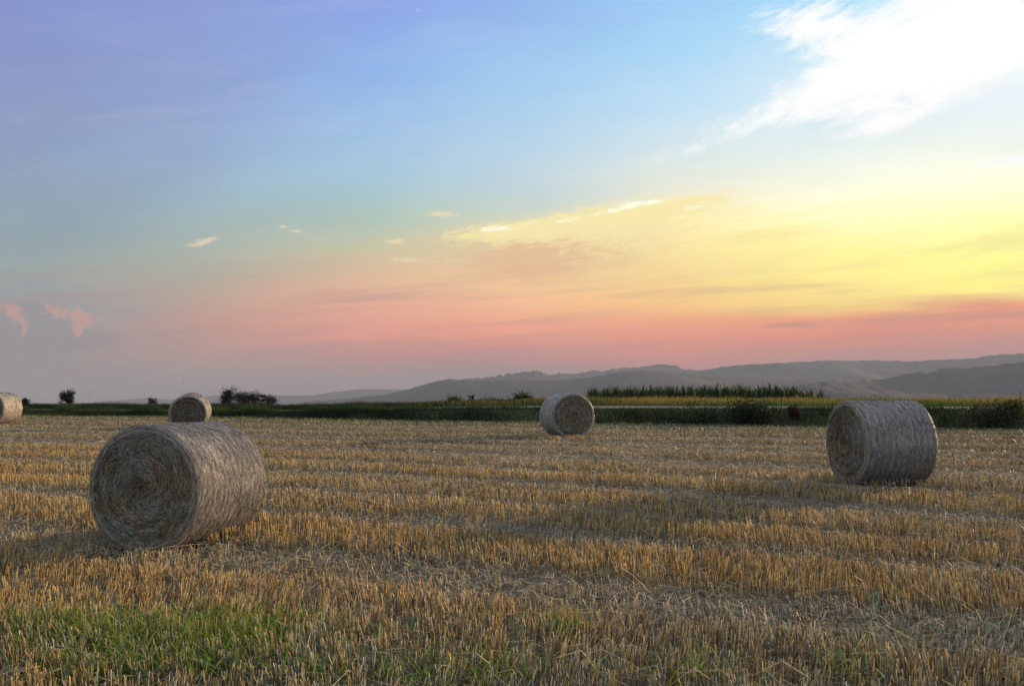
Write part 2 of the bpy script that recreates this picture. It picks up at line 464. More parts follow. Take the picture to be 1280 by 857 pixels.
far = m.ramp(m.noise(0.006, 3, 0.5), [(0.3, (.03, .045, .02)), (0.5, (.06, .08, .03)), (0.62, (.14, .11, .06))])
mrf = m.n('ShaderNodeMapRange'); m.put(mrf.inputs[0], sv.outputs[0]); mrf.inputs[1].default_value = 80; mrf.inputs[2].default_value = 200
cg = m.mix(mrf.outputs[0], m.mix(mr.outputs[0], c1, c2), far)
M_ground = m.finish(cg, 0.95, m.bump(n_f, 0.8, 0.03), 0, None, 0.1)

m = Mat('road_gravel')
n1_ = m.noise(90, 5, 0.7); n2_ = m.noise(2.5, 3)
M_road = m.finish(m.mix(m.ramp(n2_, [(.3, (0, 0, 0)), (.7, (.5, .5, .5))]), m.ramp(n1_, [(.3, (.07, .07, .07)), (.7, (.14, .14, .14))]), (.08, .09, .06, 1)), 0.9, m.bump(n1_, .6, .01), 0, None, 0.2)

m = Mat('hill_cover')
nw = m.noise(0.0045, 6, 0.62); nf = m.noise(0.05, 4, 0.6)
nf2 = m.noise(1.0, 3, 0.5, m.mapped((0.0016, 0.006, 0.01)))
hc = m.mix(m.ramp(nw, [(.47, (0, 0, 0)), (.52, (1, 1, 1))]), m.ramp(nf, [(.3, (.008, .013, .012)), (.7, (.018, .026, .020))]),
           m.ramp(nf2, [(.35, (.016, .022, .018)), (.5, (.024, .028, .021)), (.65, (.036, .036, .027))]))
M_hill = m.finish(hc, 0.95, None, 0, None, 0.05)

# ------------------------------------------------------------------ ground sheet
def graded(lo, hi, fine_lo, fine_hi, step, grow=1.16):
    a = list(np.arange(fine_lo, fine_hi, step))
    s = step; p = a[-1]
    while p < hi:
        s *= grow; p += s; a.append(p)
    s = step; p = a[0]; b = []
    while p > lo:
        s *= grow; p -= s; b.append(p)
    return np.array(b[::-1] + a)
def grid_faces(nx, ny):
    i = np.arange(nx - 1)[None, :]; j = np.arange(ny - 1)[:, None]
    a = j * nx + i
    return np.stack([a, a + 1, a + nx + 1, a + nx], -1).reshape(-1, 4)
gx = graded(-9000, 9000, -34, 34, 0.25)
gv = graded(-400, 9500, -10, 58, 0.18)          # lines run along the rows so the embankment stays crisp
GX, GV = np.meshgrid(gx, gv)
sk = K * np.clip(GX, -120, 120)                 # far away the skew is dropped
GY = GV - sk
GZ = ground(GX, GY)
verts = np.stack([GX, GY, GZ], -1).reshape(-1, 3)
o = make_mesh('ground', verts, grid_faces(len(gx), len(gv)), M_ground, smooth_=True)
tag(o, kind='structure', cat='ground', label='straw covered harvested field ground running out to the hills')

# the road on its low bank
rx = np.arange(-90, 90, 0.5); rs = np.array([2.6, 2.9, 3.3, 3.7, 4.1, 4.5, 4.8])
RX, RS = np.meshgrid(rx, rs)
RS = RS + (fbm(RX * .5, RS, 4, 2) - .5) * 0.25
RY = VERGE + RS - K * RX
RZ = ground(RX, RY) + 0.03 + np.where((RS > 2.8) & (RS < 4.6), 0.02, 0)
o = make_mesh('road', np.stack([RX, RY, RZ], -1).reshape(-1, 3), grid_faces(len(rx), len(rs)), M_road, smooth_=True)
tag(o, kind='structure', cat='road', label='pale grey gravel road on a low bank beyond the field edge')

# ------------------------------------------------------------------ distant hills
def ridge(pts, D, width, seed, rough=3.0, floor=-62.0, back=0.7, dist_var=0.12):
    pts = sorted(pts)
    xs = np.array([p[0] for p in pts], float); ys = np.array([p[1] for p in pts], float)
    n = 420
    px = np.linspace(xs[0], xs[-1], n); py = np.interp(px, xs, ys)
    ker = np.ones(7) / 7; py = np.convolve(np.pad(py, 3, 'edge'), ker, 'valid')
    X = (px - 640) / F
    Dd = D * (1 + dist_var * (fbm(X * 4 + 3, X * 0, seed, 2) - 0.5) * 2)
    Zr = np.array([XZ(a, b)[1] for a, b in zip(px, py)]) * Dd + EYE
    rows = np.concatenate([np.linspace(-1, 0, 34), np.linspace(0, 1, 12)[1:]])
    V = []
    for t in rows:
        sc = width if t < 0 else width * back
        Y = Dd + t * sc
        XX = X * Dd * (1 + 0 * t)
        prof = (1 - min(1.0, abs(t))) ** 1.15
        rn = fbm(XX * 0.0022 + seed, Y * 0.0022, seed + 5, 5)
        spur = (rn - 0.5) * (Zr - floor) * 0.55 * (1 - prof) * prof * 4 * 0.8
        tree = (vnoise(XX * 0.045, Y * 0.045, seed + 9) - 0.5) * rough + (vnoise(XX * 0.12, Y * 0.12, seed + 11) - 0.5) * rough * 0.5
        z = floor + (Zr - floor) * prof + spur + tree * np.minimum(1, prof * 3)
        V.append(np.stack([XX, Y, z], -1))
    V = np.array(V)
    o = make_mesh('hills', V.reshape(-1, 3), grid_faces(n, len(rows)), M_hill, smooth_=True)
    return o
h = ridge([(930,505),(980,490),(1000,481),(1033,476.5),(1061,475.5),(1087,475.5),(1105,471.5),(1131,467),(1153,465),(1188,459.5),(1236,456.7),(1280,453),(1400,448),(1600,458),(1800,470)], 2300, 1000, 3, 8)
tag(h, 'nearest dark wooded hill slope at the right edge of the view', 'hill', kind='structure')
h = ridge([(380,502),(430,498.5),(480,493.5),(520,484),(545,476),(561,473.5),(580,475.5),(620,476),(700,475),(740,471),(775,465),(807,462),(835,464),(870,468.5),(900,471),(940,472.5),(980,474),(1060,473),(1120,477),(1250,485),(1400,492)], 3300, 1200, 13, 5)
tag(h, 'long blue grey ridge with two summits in the middle distance', 'hill', kind='structure')
h = ridge([(760,485),(830,470),(864,465),(890,460),(917,457),(960,454),(1017,451),(1092,450),(1140,451.5),(1175,450),(1214,447.5),(1240,444),(1280,441),(1350,436),(1500,440),(1700,455),(1900,480)], 4600, 1300, 23, 6)
tag(h, 'pale far mountain ridge rising toward the right', 'hill', kind='structure')
h = ridge([(520,484),(578,473.5),(605,471.5),(630,468.5),(645,465.5),(664,463.5),(674,465),(684,468),(702,465.5),(720,466.5),(740,463),(756,463.5),(777,459),(790,460),(807,457),(834,456),(848,458.5),(860,461),(920,465),(1000,470)], 5000, 900, 33, 14)
tag(h, 'faint farthest mountain crest behind the double summit ridge', 'hill', kind='structure')
h = ridge([(130,501),(155,499.5),(180,497.5),(215,499),(250,497),(272,493.5),(300,498),(340,494),(389,494),(416,490),(451,486),(499,486.5),(540,490),(620,496),(700,500)], 6800, 1000, 43, 3)
tag(h, 'faint low hills on the skyline left of the middle', 'hill', kind='structure')

# ------------------------------------------------------------------ hay bales
R, L = 0.675, 1.25
m = Mat('bale_net')
st = m.noise(1.0, 6, 0.75, m.mapped((48, 16, 16)), 0.0)       # bands running round the bale
fi = m.noise(1.0, 5, 0.7, m.mapped((150, 60, 60)), 0.6)
fi2 = m.noise(46, 5, 0.75)
wv = m.n('ShaderNodeTexWave', wave_type='BANDS', bands_direction='X'); m.put(wv.inputs['Vector'], m.tc.outputs['Object'])
wv.inputs['Scale'].default_value = 2 * pi / 0.105 / 20; wv.inputs['Phase Offset'].default_value = -pi / 2; wv.inputs['Distortion'].default_value = .6; wv.inputs['Detail'].default_value = 4; wv.inputs['Detail Scale'].default_value = 4
cn = m.ramp(fi, [(0.32, (.10, .085, .065)), (0.48, (.26, .24, .21)), (0.66, (.37, .35, .32)), (.8, (.46, .44, .41))])
cn = m.mix(m.ramp(st, [(0.3, (.45, .45, .45)), (0.55, (0, 0, 0))]), cn, m.ramp(fi2, [(.3, (.10, .075, .05)), (.7, (.30, .24, .16))]))
cn = m.mix(m.ramp(wv.outputs['Fac'], [(0.0, (.35, .35, .35)), (0.35, (0, 0, 0))]), cn, (.13, .105, .08, 1))
hb = m.mix(0.5, fi, fi2)
M_net = m.finish(cn, m.ramp(fi, [(.3, (.75,) * 3), (.75, (.38,) * 3)]), m.bump(hb, 0.9, 0.02), 0, None, 0.5)
m = Mat('bale_rim')
rn_ = m.noise(1.0, 5, 0.75, m.mapped((120, 70, 70)))
M_rim = m.finish(m.ramp(rn_, [(.3, (.025, .032, .034)), (.55, (.075, .085, .085)), (.75, (.17, .17, .16))]), .7, m.bump(rn_, .7, .01), 0, None, .3)
m = Mat('bale_end')
cf = m.ramp(m.noise(34, 6, 0.75), [(0.3, (.03, .024, .016)), (0.5, (.10, .082, .052)), (0.72, (.22, .18, .12))])
M_end = m.finish(cf, 0.9, m.bump(m.noise(60, 4), 0.9, 0.03), 0, None, 0.2)

def bale(px, py, Dpx, alpha, L, label, nface, nbar, wf=1.0, pitch=0.0, seed=1, tone=(1, 1, 1), sink=0.05):
    global rng
    rng = np.random.default_rng(100 + seed)
    depth = 2 * R * F / Dpx
    fc = at(px, py, depth)
    a = radians(alpha)
    nrm = Vector((sin(a), -cos(a), 0))
    cen = fc - nrm * (L / 2)
    gz = float(np.mean([ground(cen.x + nrm.x * t, cen.y + nrm.y * t) for t in (-.5, 0, .5)]))
    root = empty('hay_bale', (cen.x, cen.y, gz))
    # local frame: +X is the visible end's outward normal
    rot = math.atan2(nrm.y, nrm.x)
    root.rotation_euler = (0, pitch, rot)
    tag(root, label, 'hay bale', 'round hay bales lying in the stubble field')
    cz = R - sink
    # ---- net wrapped barrel
    nu, ns = 128, 72
    prof = []
    for t in np.linspace(-1, 1, ns):
        x = t * L / 2
        e = max(0, (abs(x) - (L / 2 - 0.045)) / 0.045)
        r = R - 0.03 * e ** 2.2
        r -= 0.006 * (0.5 + 0.5 * cos(x * 2 * pi / 0.105)) ** 3 + 0.004 * vnoise(x * 30, 0.5, seed) * 1.0
        prof.append((x, r))
    ends = [(-L / 2 - 0.004, R - 0.075)] ; ende = [(L / 2 + 0.004, R - 0.075)]
    prof = ends + prof + ende
    th = np.linspace(0, 2 * pi, nu, endpoint=False)
    V = []
    for x, r in prof:
        rr = r + (vnoise(th * 4 / 1.0, x * 3 + 10 + 0 * th, seed + 2) - .5) * 0.012 * np.minimum(1, np.minimum(th, 2 * pi - th) * 3)
        rr = rr + (vnoise(np.cos(th) * 9 + 20, np.sin(th) * 9 + x * 14 + 20, seed + 4) - .5) * 0.006
        zz = np.cos(th) * rr
        zz = np.where(zz < -R * 0.9, -R * 0.9 + (zz + R * 0.9) * 0.5, zz)     # settles a little on the ground
        V.append(np.stack([x + 0 * th, np.sin(th) * rr, cz - 0.0 + zz], -1))
    V = np.array(V); npf = len(prof)
    ii = np.arange(nu); jj = np.arange(npf - 1)[:, None]
    Fq = np.stack([jj * nu + ii, jj * nu + (ii + 1) % nu, (jj + 1) * nu + (ii + 1) % nu, (jj + 1) * nu + ii], -1).reshape(-1, 4)
    wrap = make_mesh('net_wrap', V.reshape(-1, 3), Fq, M_net, root, smooth_=True)
    # ---- straws showing through the net, a sub-part
    n = nbar
    x = rng.uniform(-L / 2 + .02, L / 2 - .02, n); t0 = rng.uniform(0, 2 * pi, n)
    ln = rng.uniform(0.012, 0.09, n); sl = rng.normal(0, 0.22, n)
    rr = R + rng.uniform(-0.004, 0.006, n) - .004 * (0.5 + 0.5 * np.cos(x * 2 * pi / 0.105)) ** 3
    t1 = t0 + ln * np.cos(sl) / R; x1 = np.clip(x + ln * np.sin(sl), -L / 2, L / 2); r1 = rr + rng.uniform(-.004, .012, n) * (rng.random(n) < .5)
    def P(x, t, r):
        z = np.cos(t) * r
        z = np.where(z < -R * 0.9, -R * 0.9 + (z + R * 0.9) * 0.5, z)
        return np.stack([x, np.sin(t) * r, cz + z], -1)
    base = np.array([[.37, .355, .33]]) * np.array(tone)
    col = jitter(base, n, 0.45, 0.06)
    dk = rng.random(n) < 0.24; col[dk] *= 0.28
    sh = rng.random(n) < 0.08; col[sh] = np.clip(col[sh] * 1.7, 0, .7)
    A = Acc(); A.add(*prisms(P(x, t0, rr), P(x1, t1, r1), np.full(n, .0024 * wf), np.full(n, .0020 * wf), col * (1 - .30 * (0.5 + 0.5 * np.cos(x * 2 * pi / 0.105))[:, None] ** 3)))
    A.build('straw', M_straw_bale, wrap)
    # ---- both ends
    for sgn in (1, -1):
        nr = 26; V = [[sgn * (L / 2 - 0.02), 0, cz]]
        for i in range(1, nr + 1):
            r = (R - 0.012) * i / nr
            dep = 0.012 * cos(r * 40) + 0.03 * (1 - (r / R) ** 2) - (0.025 if r < 0.05 else 0)
            for t in np.linspace(0, 2 * pi, 64, endpoint=False):
                nn = (float(vnoise(cos(t) * r * 22 + 40, sin(t) * r * 22 + 40, seed + 7)) - .5) * 0.03
                z = cos(t) * r
                if z < -R * 0.9: z = -R * 0.9 + (z + R * 0.9) * 0.5
                V.append([sgn * (L / 2 - 0.035 + dep + nn), sin(t) * r, cz + z])
        Fq = []
        for j in range(64): Fq.append([0, 1 + j, 1 + (j + 1) % 64, 1 + (j + 1) % 64])
        tri = [[0, 1 + j, 1 + (j + 1) % 64] for j in range(64)]
        Fq = [[1 + i * 64 + j, 1 + i * 64 + (j + 1) % 64, 1 + (i + 1) * 64 + (j + 1) % 64, 1 + (i + 1) * 64 + j] for i in range(nr - 1) for j in range(64)]
        me = bpy.data.meshes.new('straw_end'); me.from_pydata(V, [], Fq + tri); me.materials.append(M_end)
        for p_ in me.polygons: p_.use_smooth = True
        e = bpy.data.objects.new('straw_end', me); C.objects.link(e); e.parent = root
        n = nface if sgn == 1 else nface // 3
        r = (R - 0.05) * np.sqrt(rng.random(n)); t0 = rng.uniform(0, 2 * pi, n)
        ln = rng.uniform(0.02, 0.10, n) * np.clip(r / 0.25, 0.35, 1); sl = rng.normal(0.12, 0.42, n)
        t1 = t0 + ln * np.cos(sl) / np.maximum(r, 0.05); r1 = np.clip(r - ln * np.sin(sl), 0.0, R - 0.01)
        dep = 0.012 * np.cos(r * 40) + 0.03 * (1 - (r / R) ** 2) - np.where(r < .05, .025, 0)
        xo = L / 2 - 0.035 + dep + 0.006 + rng.uniform(-.006, .02, n)
        x1 = xo + rng.uniform(-.02, .022, n)
        # bowed straws: two pieces each
        tm = (t0 + t1) / 2; rm = (r + r1) / 2; xm = (xo + x1) / 2 + rng.uniform(0, .008, n)
        def Q(x, t, r):
            z = np.cos(t) * r
            z = np.where(z < -R * 0.9, -R * 0.9 + (z + R * 0.9) * 0.5, z)
            return np.stack([sgn * x, np.sin(t) * r, cz + z], -1)
        patch = fbm(np.cos(t0) * r * 5 + 9, np.sin(t0) * r * 5 + 9, seed + 31, 3)[:, None]
        base = (np.array([[.27, .22, .14]]) * (1 - smst(patch, .35, .65)) + np.array([[.31, .30, .25]]) * smst(patch, .35, .65)) * np.array(tone)
        ring = 0.88 + 0.25 * vnoise(r * 16 + np.sin(t0) * .8, r * 0 + 3, seed + 44)[:, None]
        col = jitter(base * ring, n, 0.45, 0.06)
        sh = rng.random(n) < 0.07; col[sh] = np.clip(col[sh] * 1.9, 0, .6)
        dk = rng.random(n) < 0.25; col[dk] *= 0.4
        A = Acc(); w = np.full(n, .0034 * wf)
        A.add(*prisms(Q(xo, t0, r), Q(xm, tm, rm), w, w, col)); A.add(*prisms(Q(xm, tm, rm), Q(x1, t1, r1), w, w * .7, col))
        ring_ = []
        th2 = np.linspace(0, 2 * pi, 96, endpoint=False)
        for (rr_, xx_) in [(R - .026, L / 2 - .012), (R - .032, L / 2 + .002), (R - .044, L / 2 + .001), (R - .052, L / 2 - .022)]:
            rj = rr_ + (vnoise(np.cos(th2) * 12 + 30, np.sin(th2) * 12 + 30, seed + 61) - .5) * .012
            z_ = np.cos(th2) * rj; z_ = np.where(z_ < -R * 0.9, -R * 0.9 + (z_ + R * 0.9) * 0.5, z_)
            ring_.append(np.stack([sgn * (xx_ + 0 * th2), np.sin(th2) * rj, cz + z_], -1))
        j_ = np.arange(3)[:, None]; i_ = np.arange(96)
        Fr = np.stack([j_ * 96 + i_, j_ * 96 + (i_ + 1) % 96, (j_ + 1) * 96 + (i_ + 1) % 96, (j_ + 1) * 96 + i_], -1).reshape(-1, 4)
        make_mesh('net_rim', np.concatenate(ring_), Fr, M_rim, root, smooth_=True)
        # frayed rim
        k = n // 14
        t = rng.uniform(0, 2 * pi, k); r = R - rng.uniform(0.0, 0.05, k); tt = t + rng.normal(0, .09, k)
        A.add(*prisms(Q(L / 2 - .03 + 0 * t, t, r), Q(L / 2 + rng.uniform(-.01, .022, k), tt, r + rng.uniform(-.02, .01, k)), np.full(k, .0035 * wf), np.full(k, .002 * wf), jitter(np.array([[.30, .27, .21]]), k, .3)))
        A.build('straw', M_straw_bale, e)
    # foot of the bale
    return root, cen, depth

b1 = bale(178, 614.5, 160, -15, 1.34, 'large near hay bale at the left, its round end facing the camera', 24000, 42000, 1.0, 0, 1)
b2 = bale(1057, 548.5, 105, -82, 1.17, 'hay bale at the right, net wrapped side to the camera', 15000, 28000, 1.2, 0, 2, (1.0, 1.0, 1.0))
b3 = bale(716.5, 517, 57, 15, 1.25, 'small bale in the middle of the field, round end turned to the right', 4000, 4000, 2.2, 0, 3)
b4 = bale(235, 516.5, 46, 11, 1.25, 'small bale right above the large near bale, showing its dark round end', 3000, 3500, 2.6, radians(5), 4, (.72, .70, .68))
b5 = bale(-14, 505, 41, -5, 1.25, 'farthest bale, cut off by the left edge of the photo', 2500, 3000, 2.8, 0, 5, (.78, .76, .74))
BALES = [b1, b2, b3, b4, b5]

def gpt(px, py):
    """ground point seen at a pixel"""
    d = px_dir(px, py); lo, hi = 1.0, 200.0
    t = 1.0
    while t < 120:
        p = Vector((0, 0, EYE)) + d * t
        if p.z < float(ground(p.x, p.y)): break
        t += 0.03 if t < 15 else 0.1
    return p
# ------------------------------------------------------------------ stubble
rng = np.random.default_rng(11)
BV = [-30, 4.5, 6.9, 7.3, 8.3, 8.65, 9.7, 10.0, 10.5, 10.8, 11.5, 11.9]
BH = [.8, .85, .9, .5, .38, .95, .95, .45, .45, .9, .85, .4]
def band(x, y):
    """1 = standing stubble, 0 = flattened, chaff covered strip"""
    v = vv(x, y) + (fbm(np.asarray(x) * 0.16, np.asarray(y) * 0.16, 51, 2) - .5) * 1.3 + (vnoise(np.asarray(x) * 1.1, np.asarray(y) * 1.1, 54) - .5) * .25
    near = np.interp(v, BV, BH)
    w = 0.5 + 0.36 * np.sin(v * 2 * pi / 2.9 + 1.2 * np.sin(v * .8)) + 0.24 * np.sin(v * 2 * pi / 1.13 + .7)
    far_ = smst(w, 0.25, 0.72) * (0.6 + 0.4 * vnoise(v * .45, 0 * v, 57)) + 0.04
    t = smst(v, 11.5, 12.5)
    b = near * (1 - t) + far_ * t
    patch = fbm(np.asarray(x) * 0.22 + 5, vv(x, y) * 0.5, 61, 3)
    return np.clip(b * (0.65 + 0.7 * patch), 0.03, 1)
def off_bales(x, y):
    ok = np.ones(len(x), bool)
    for root, cen, dep in BALES:
        a = root.rotation_euler[2]
        lx = (x - cen.x) * cos(a) + (y - cen.y) * sin(a); ly = -(x - cen.x) * sin(a) + (y - cen.y) * cos(a)
        ok &= ~((abs(lx) < L / 2 + .0) & (abs(ly) < .36))
    return ok
def scatter(y0, y1, dens, margin=1.35, extra=1.2):
    w1 = y1 * 0.5625 * margin + extra
    n = int(dens * 2 * w1 * (y1 - y0))
    y = rng.uniform(y0, y1, n); x = rng.uniform(-w1, w1, n)
    k = (abs(x) < y * 0.5625 * margin + extra) & (vv(x, y) < VERGE + 0.4)
    return x[k], y[k]
GOLD = np.array([.60, .425, .165]); PALE = np.array([.62, .52, .35]); GREY = np.array([.45, .48, .41]); BRN = np.array([.17, .105, .05])
A = Acc()
zones = [(2.2, 7.5, 1250, .0062, .95), (7.5, 10.5, 1000, .0064, .88), (10.5, 15, 700, .0072, .80), (15, 22, 460, .0088, .66), (22, 32, 260, .0125, .56), (32, 62, 120, .0185, .55)]
for (y0, y1, dens, w, hs) in zones:
    x, y = scatter(y0, y1, dens)
    # drill rows 13 cm apart with tufts along them
    r = vv(x, y); rr = np.round(r / 0.14) * 0.14 + rng.normal(0, 0.018, len(r)); y = y + (rr - r)
    n0 = len(x)
    tuft = vnoise(x * 14, rr * 7.1, 71)
    b = band(x, y)
    keep = (rng.random(n0) < (0.22 + 0.78 * b) * (0.12 + 1.35 * smst(tuft, .15, .95))) & off_bales(x, y)
    x, y, b = x[keep], y[keep], b[keep]; n = len(x)
    z = ground(x, y)
    h_ = (0.045 + 0.135 * b) * rng.uniform(0.65, 1.2, n) * hs
    la = fbm(x * .8, y * .8, 81, 2) * 6.28 * 1.5
    lean = np.abs(rng.normal(0, 0.22, n)) + 0.10 * (1 - b) * rng.random(n) * 6
    az = la + rng.normal(0, 1.0, n)
    top = np.stack([x + np.cos(az) * lean * h_, y + np.sin(az) * lean * h_, z + h_ / np.sqrt(1 + lean ** 2 * .5)], -1)
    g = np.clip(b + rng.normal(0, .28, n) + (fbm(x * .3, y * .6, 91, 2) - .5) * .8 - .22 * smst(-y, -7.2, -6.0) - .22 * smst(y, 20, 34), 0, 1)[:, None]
    col = GREY * (1 - smst(g, .1, .5)) + PALE * smst(g, .1, .5)
    col = col * (1 - smst(g, .45, .85)) + GOLD * smst(g, .45, .85)
    # greenish cast of volunteer growth near the far edge and in the front
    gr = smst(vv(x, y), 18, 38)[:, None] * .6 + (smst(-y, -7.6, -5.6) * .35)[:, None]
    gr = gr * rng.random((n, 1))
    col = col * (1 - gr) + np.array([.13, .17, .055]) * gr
    br = rng.random(n) < .16; col[br] = BRN
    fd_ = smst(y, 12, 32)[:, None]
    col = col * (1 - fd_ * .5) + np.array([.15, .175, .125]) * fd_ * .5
    col = jitter(col, n, .28, .05)
    ww = w * rng.uniform(.7, 1.3, n)
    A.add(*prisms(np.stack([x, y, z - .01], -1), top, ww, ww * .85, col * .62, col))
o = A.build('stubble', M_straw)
tag(o, 'cut golden straw stubble standing in rows across the whole field', 'stubble', kind='stuff')

# loose straw lying between the rows
A = Acc()
for (y0, y1, dens, w, ln) in [(2.2, 8, 300, .0037, (.06, .30)), (8, 12, 260, .005, (.06, .24)), (12, 20, 120, .007, (.08, .22)), (20, 34, 40, .011, (.1, .22)), (34, 58, 10, .015, (.12, .2))]:
    x, y = scatter(y0, y1, dens)
    b = band(x, y)
    keep = (rng.random(len(x)) < (1.0 - .75 * b)) & off_bales(x, y)
    x, y, b = x[keep], y[keep], b[keep]; n = len(x)
    z = ground(x, y) + rng.uniform(0.0, .035, n) + .05 * b
    l = rng.uniform(*ln, n); az = rng.uniform(0, 6.28, n); el = np.abs(rng.normal(0, .22, n))
    end = np.stack([x + np.cos(az) * l * np.cos(el), y + np.sin(az) * l * np.cos(el), z + np.sin(el) * l], -1)
    col = jitter((PALE * .7 + GREY * .3) * .68, n, .38, .06)
    sh = rng.random(n) < .05; col[sh] = np.clip(col[sh] * 1.5, 0, .7)
    A.add(*prisms(np.stack([x, y, z], -1), end, np.full(n, w), np.full(n, w * .8), col))
for (ax, ay, bx, by) in [(203, 702, 203, 684), (203, 684, 254, 679), (0, 842, 50, 832), (20, 855, 75, 835)]:
    g1 = gpt(ax, 700 if ay < 720 else ay + 12); dpt = g1.y
    A.add(*prisms([at(ax, ay, dpt)], [at(bx, by, dpt)], [.011], [.009], jitter(PALE, 1, .1)))
# long bent straws in the foreground
for k in range(240):
    y = rng.uniform(4.5, 11); x = rng.uniform(-.62, .62) * y
    z = float(ground(x, y)); l = rng.uniform(.15, .4); az = rng.uniform(0, 6.28)
    p0 = np.array([x, y, z + rng.uniform(.03, .12)]); p1 = p0 + np.array([cos(az) * l * .5, sin(az) * l * .5, rng.uniform(.0, .12)])
    az += rng.normal(0, .6); p2 = p1 + np.array([cos(az) * l * .5, sin(az) * l * .5, rng.uniform(-.14, .04)])
    c = jitter(PALE, 1, .15)
    A.add(*prisms([p0], [p1], [.005], [.0045], c)); A.add(*prisms([p1], [p2], [.0045], [.003], c))
o = A.build('loose_straw', M_straw)
tag(o, 'pale loose straw and chaff lying flat between the stubble rows', 'straw', kind='stuff')

# ------------------------------------------------------------------ green weeds in the front
A = Acc()
spots = [(130, 800, .9, .35, 500), (220, 812, .8, .3, 480), (310, 800, .5, .3, 200), (240, 838, .6, .25, 260), (60, 790, .5, .2, 200), (400, 850, .5, .25, 90),
         (560, 852, .5, .25, 110), (640, 850, .4, .2, 60), (290, 775, .4, .2, 80), (400, 795, .4, .2, 60), (700, 795, .25, .15, 70), (120, 850, .5, .2, 140),
         (880, 853, .3, .2, 60), (1080, 845, .3, .2, 50), (510, 800, .5, .3, 40)]
for (px, py, sx_, sy_, n) in spots:
    c = gpt(px, py)
    n = int(n * 1.5)
    x = c.x + rng.normal(0, sx_ * .55, n); y = c.y + rng.normal(0, sy_ * .8, n); z = ground(x, y)
    az = rng.uniform(0, 6.28, n)
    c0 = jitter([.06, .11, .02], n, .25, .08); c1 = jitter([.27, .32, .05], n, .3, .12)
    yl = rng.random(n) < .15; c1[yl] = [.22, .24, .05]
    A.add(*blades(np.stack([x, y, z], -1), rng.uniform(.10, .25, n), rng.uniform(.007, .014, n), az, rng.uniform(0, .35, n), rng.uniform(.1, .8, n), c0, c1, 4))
    # small broad leaves
    k = n // 5; j = rng.integers(0, n, k)
    lx = x[j] + rng.normal(0, .04, k); ly = y[j] + rng.normal(0, .04, k)
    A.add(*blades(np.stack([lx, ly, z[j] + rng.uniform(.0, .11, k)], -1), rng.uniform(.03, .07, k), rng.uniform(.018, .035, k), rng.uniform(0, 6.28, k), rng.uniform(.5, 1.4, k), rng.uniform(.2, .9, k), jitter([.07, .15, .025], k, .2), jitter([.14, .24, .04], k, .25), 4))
# scattered thin green through the front stubble
n = 5200
y = rng.uniform(3.5, 9.0, n); x = rng.uniform(-.75, .75, n) * y
k = rng.random(n) < smst(-y, -8.5, -5.2) * (0.15 + 1.5 * smst(fbm(x * .7, y * .7, 131, 3), .42, .7)); x, y = x[k], y[k]; n = len(x)
A.add(*blades(np.stack([x, y, ground(x, y)], -1), rng.uniform(.06, .20, n), rng.uniform(.005, .010, n), rng.uniform(0, 6.28, n), rng.uniform(0, .3, n), rng.uniform(0, .7, n), jitter([.06, .10, .03], n, .2), jitter([.15, .19, .06], n, .25), 4))
# and a low green haze of seedlings at the far edge of the field
n = 9000
v = VERGE - np.abs(rng.normal(0, 3.2, n)); x = rng.uniform(-42, 30, n); y = v - K * x
A.add(*blades(np.stack([x, y, ground(x, y)], -1), rng.uniform(.08, .20, n), .03, rng.uniform(0, 6.28, n), rng.uniform(0, .3, n), rng.uniform(0, .5, n), jitter([.05, .08, .03], n, .2), jitter([.10, .14, .05], n, .25), 2))
o = A.build('green_weeds', M_grass)
tag(o, 'bright green grass and low weeds growing through the front stubble', 'weeds', kind='stuff')

# ------------------------------------------------------------------ verge, bank and meadow grass
def strip(name, label, cat, s0, s1, x0, x1, n, h0, h1, w, cA, cB, dens=None, hfun=None, droop=.35, edge_soft=.3):
    x = rng.uniform(x0, x1, n); s = rng.uniform(s0, s1, n)
    if dens is not None:
        k = rng.random(n) < dens(x, s); x, s = x[k], s[k]
    n = len(x)
    y = VERGE + s - K * x
    h_ = rng.uniform(h0, h1, n)
    if hfun is not None: h_ = h_ * hfun(x, s)
    az = rng.uniform(0, 6.28, n)
    A = Acc()
    ca = cA(x, s, n) if callable(cA) else jitter(cA, n, .25, .08); cb = cB(x, s, n) if callable(cB) else jitter(cB, n, .28, .1)
    A.add(*blades(np.stack([x, y, ground(x, y) - .02], -1), h_, w * rng.uniform(.6, 1.4, n), az, rng.uniform(0, .3, n), rng.uniform(0, droop * 2, n), ca, cb, 3))
    o = A.build(name, M_grass)
    tag(o, label, cat, kind='stuff'); return o
def clump(x, s): return (0.62 + .38 * leftness(x)) * (0.35 + 1.6 * smst(fbm(x * .5, s * .5, 141, 4), .3, .85))
def leftness(x): return smst(-x, -6, 6)
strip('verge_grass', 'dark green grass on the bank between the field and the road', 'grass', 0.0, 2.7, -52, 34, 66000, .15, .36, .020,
      [.007, .014, .007], lambda x, s, n: jitter(np.array([.010, .022, .008]) + smst(s, .9, 1.7)[:, None] * np.array([.014, .034, .004]) * (1 - .0) + smst(fbm(x * .3, s * .8, 151, 2), .5, .75)[:, None] * np.array([.05, .045, .0]), n, .28, .1),  # tips painted darker low on the bank, standing in for ditch shade
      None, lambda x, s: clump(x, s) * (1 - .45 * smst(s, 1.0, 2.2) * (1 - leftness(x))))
strip('roadside_grass', 'ragged tufts of grass along the near edge of the road', 'grass', 1.9, 2.9, -52, 34, 30000, .16, .34, .02,
      [.012, .024, .010], [.045, .08, .022], lambda x, s: np.clip(smst(fbm(x * .35, s * .4, 211, 3), .34, .54) + leftness(x), 0, 1), lambda x, s: (.5 + .9 * smst(fbm(x * .8, s * .5, 214, 3), .3, .8)) * (1 + .5 * leftness(x)))
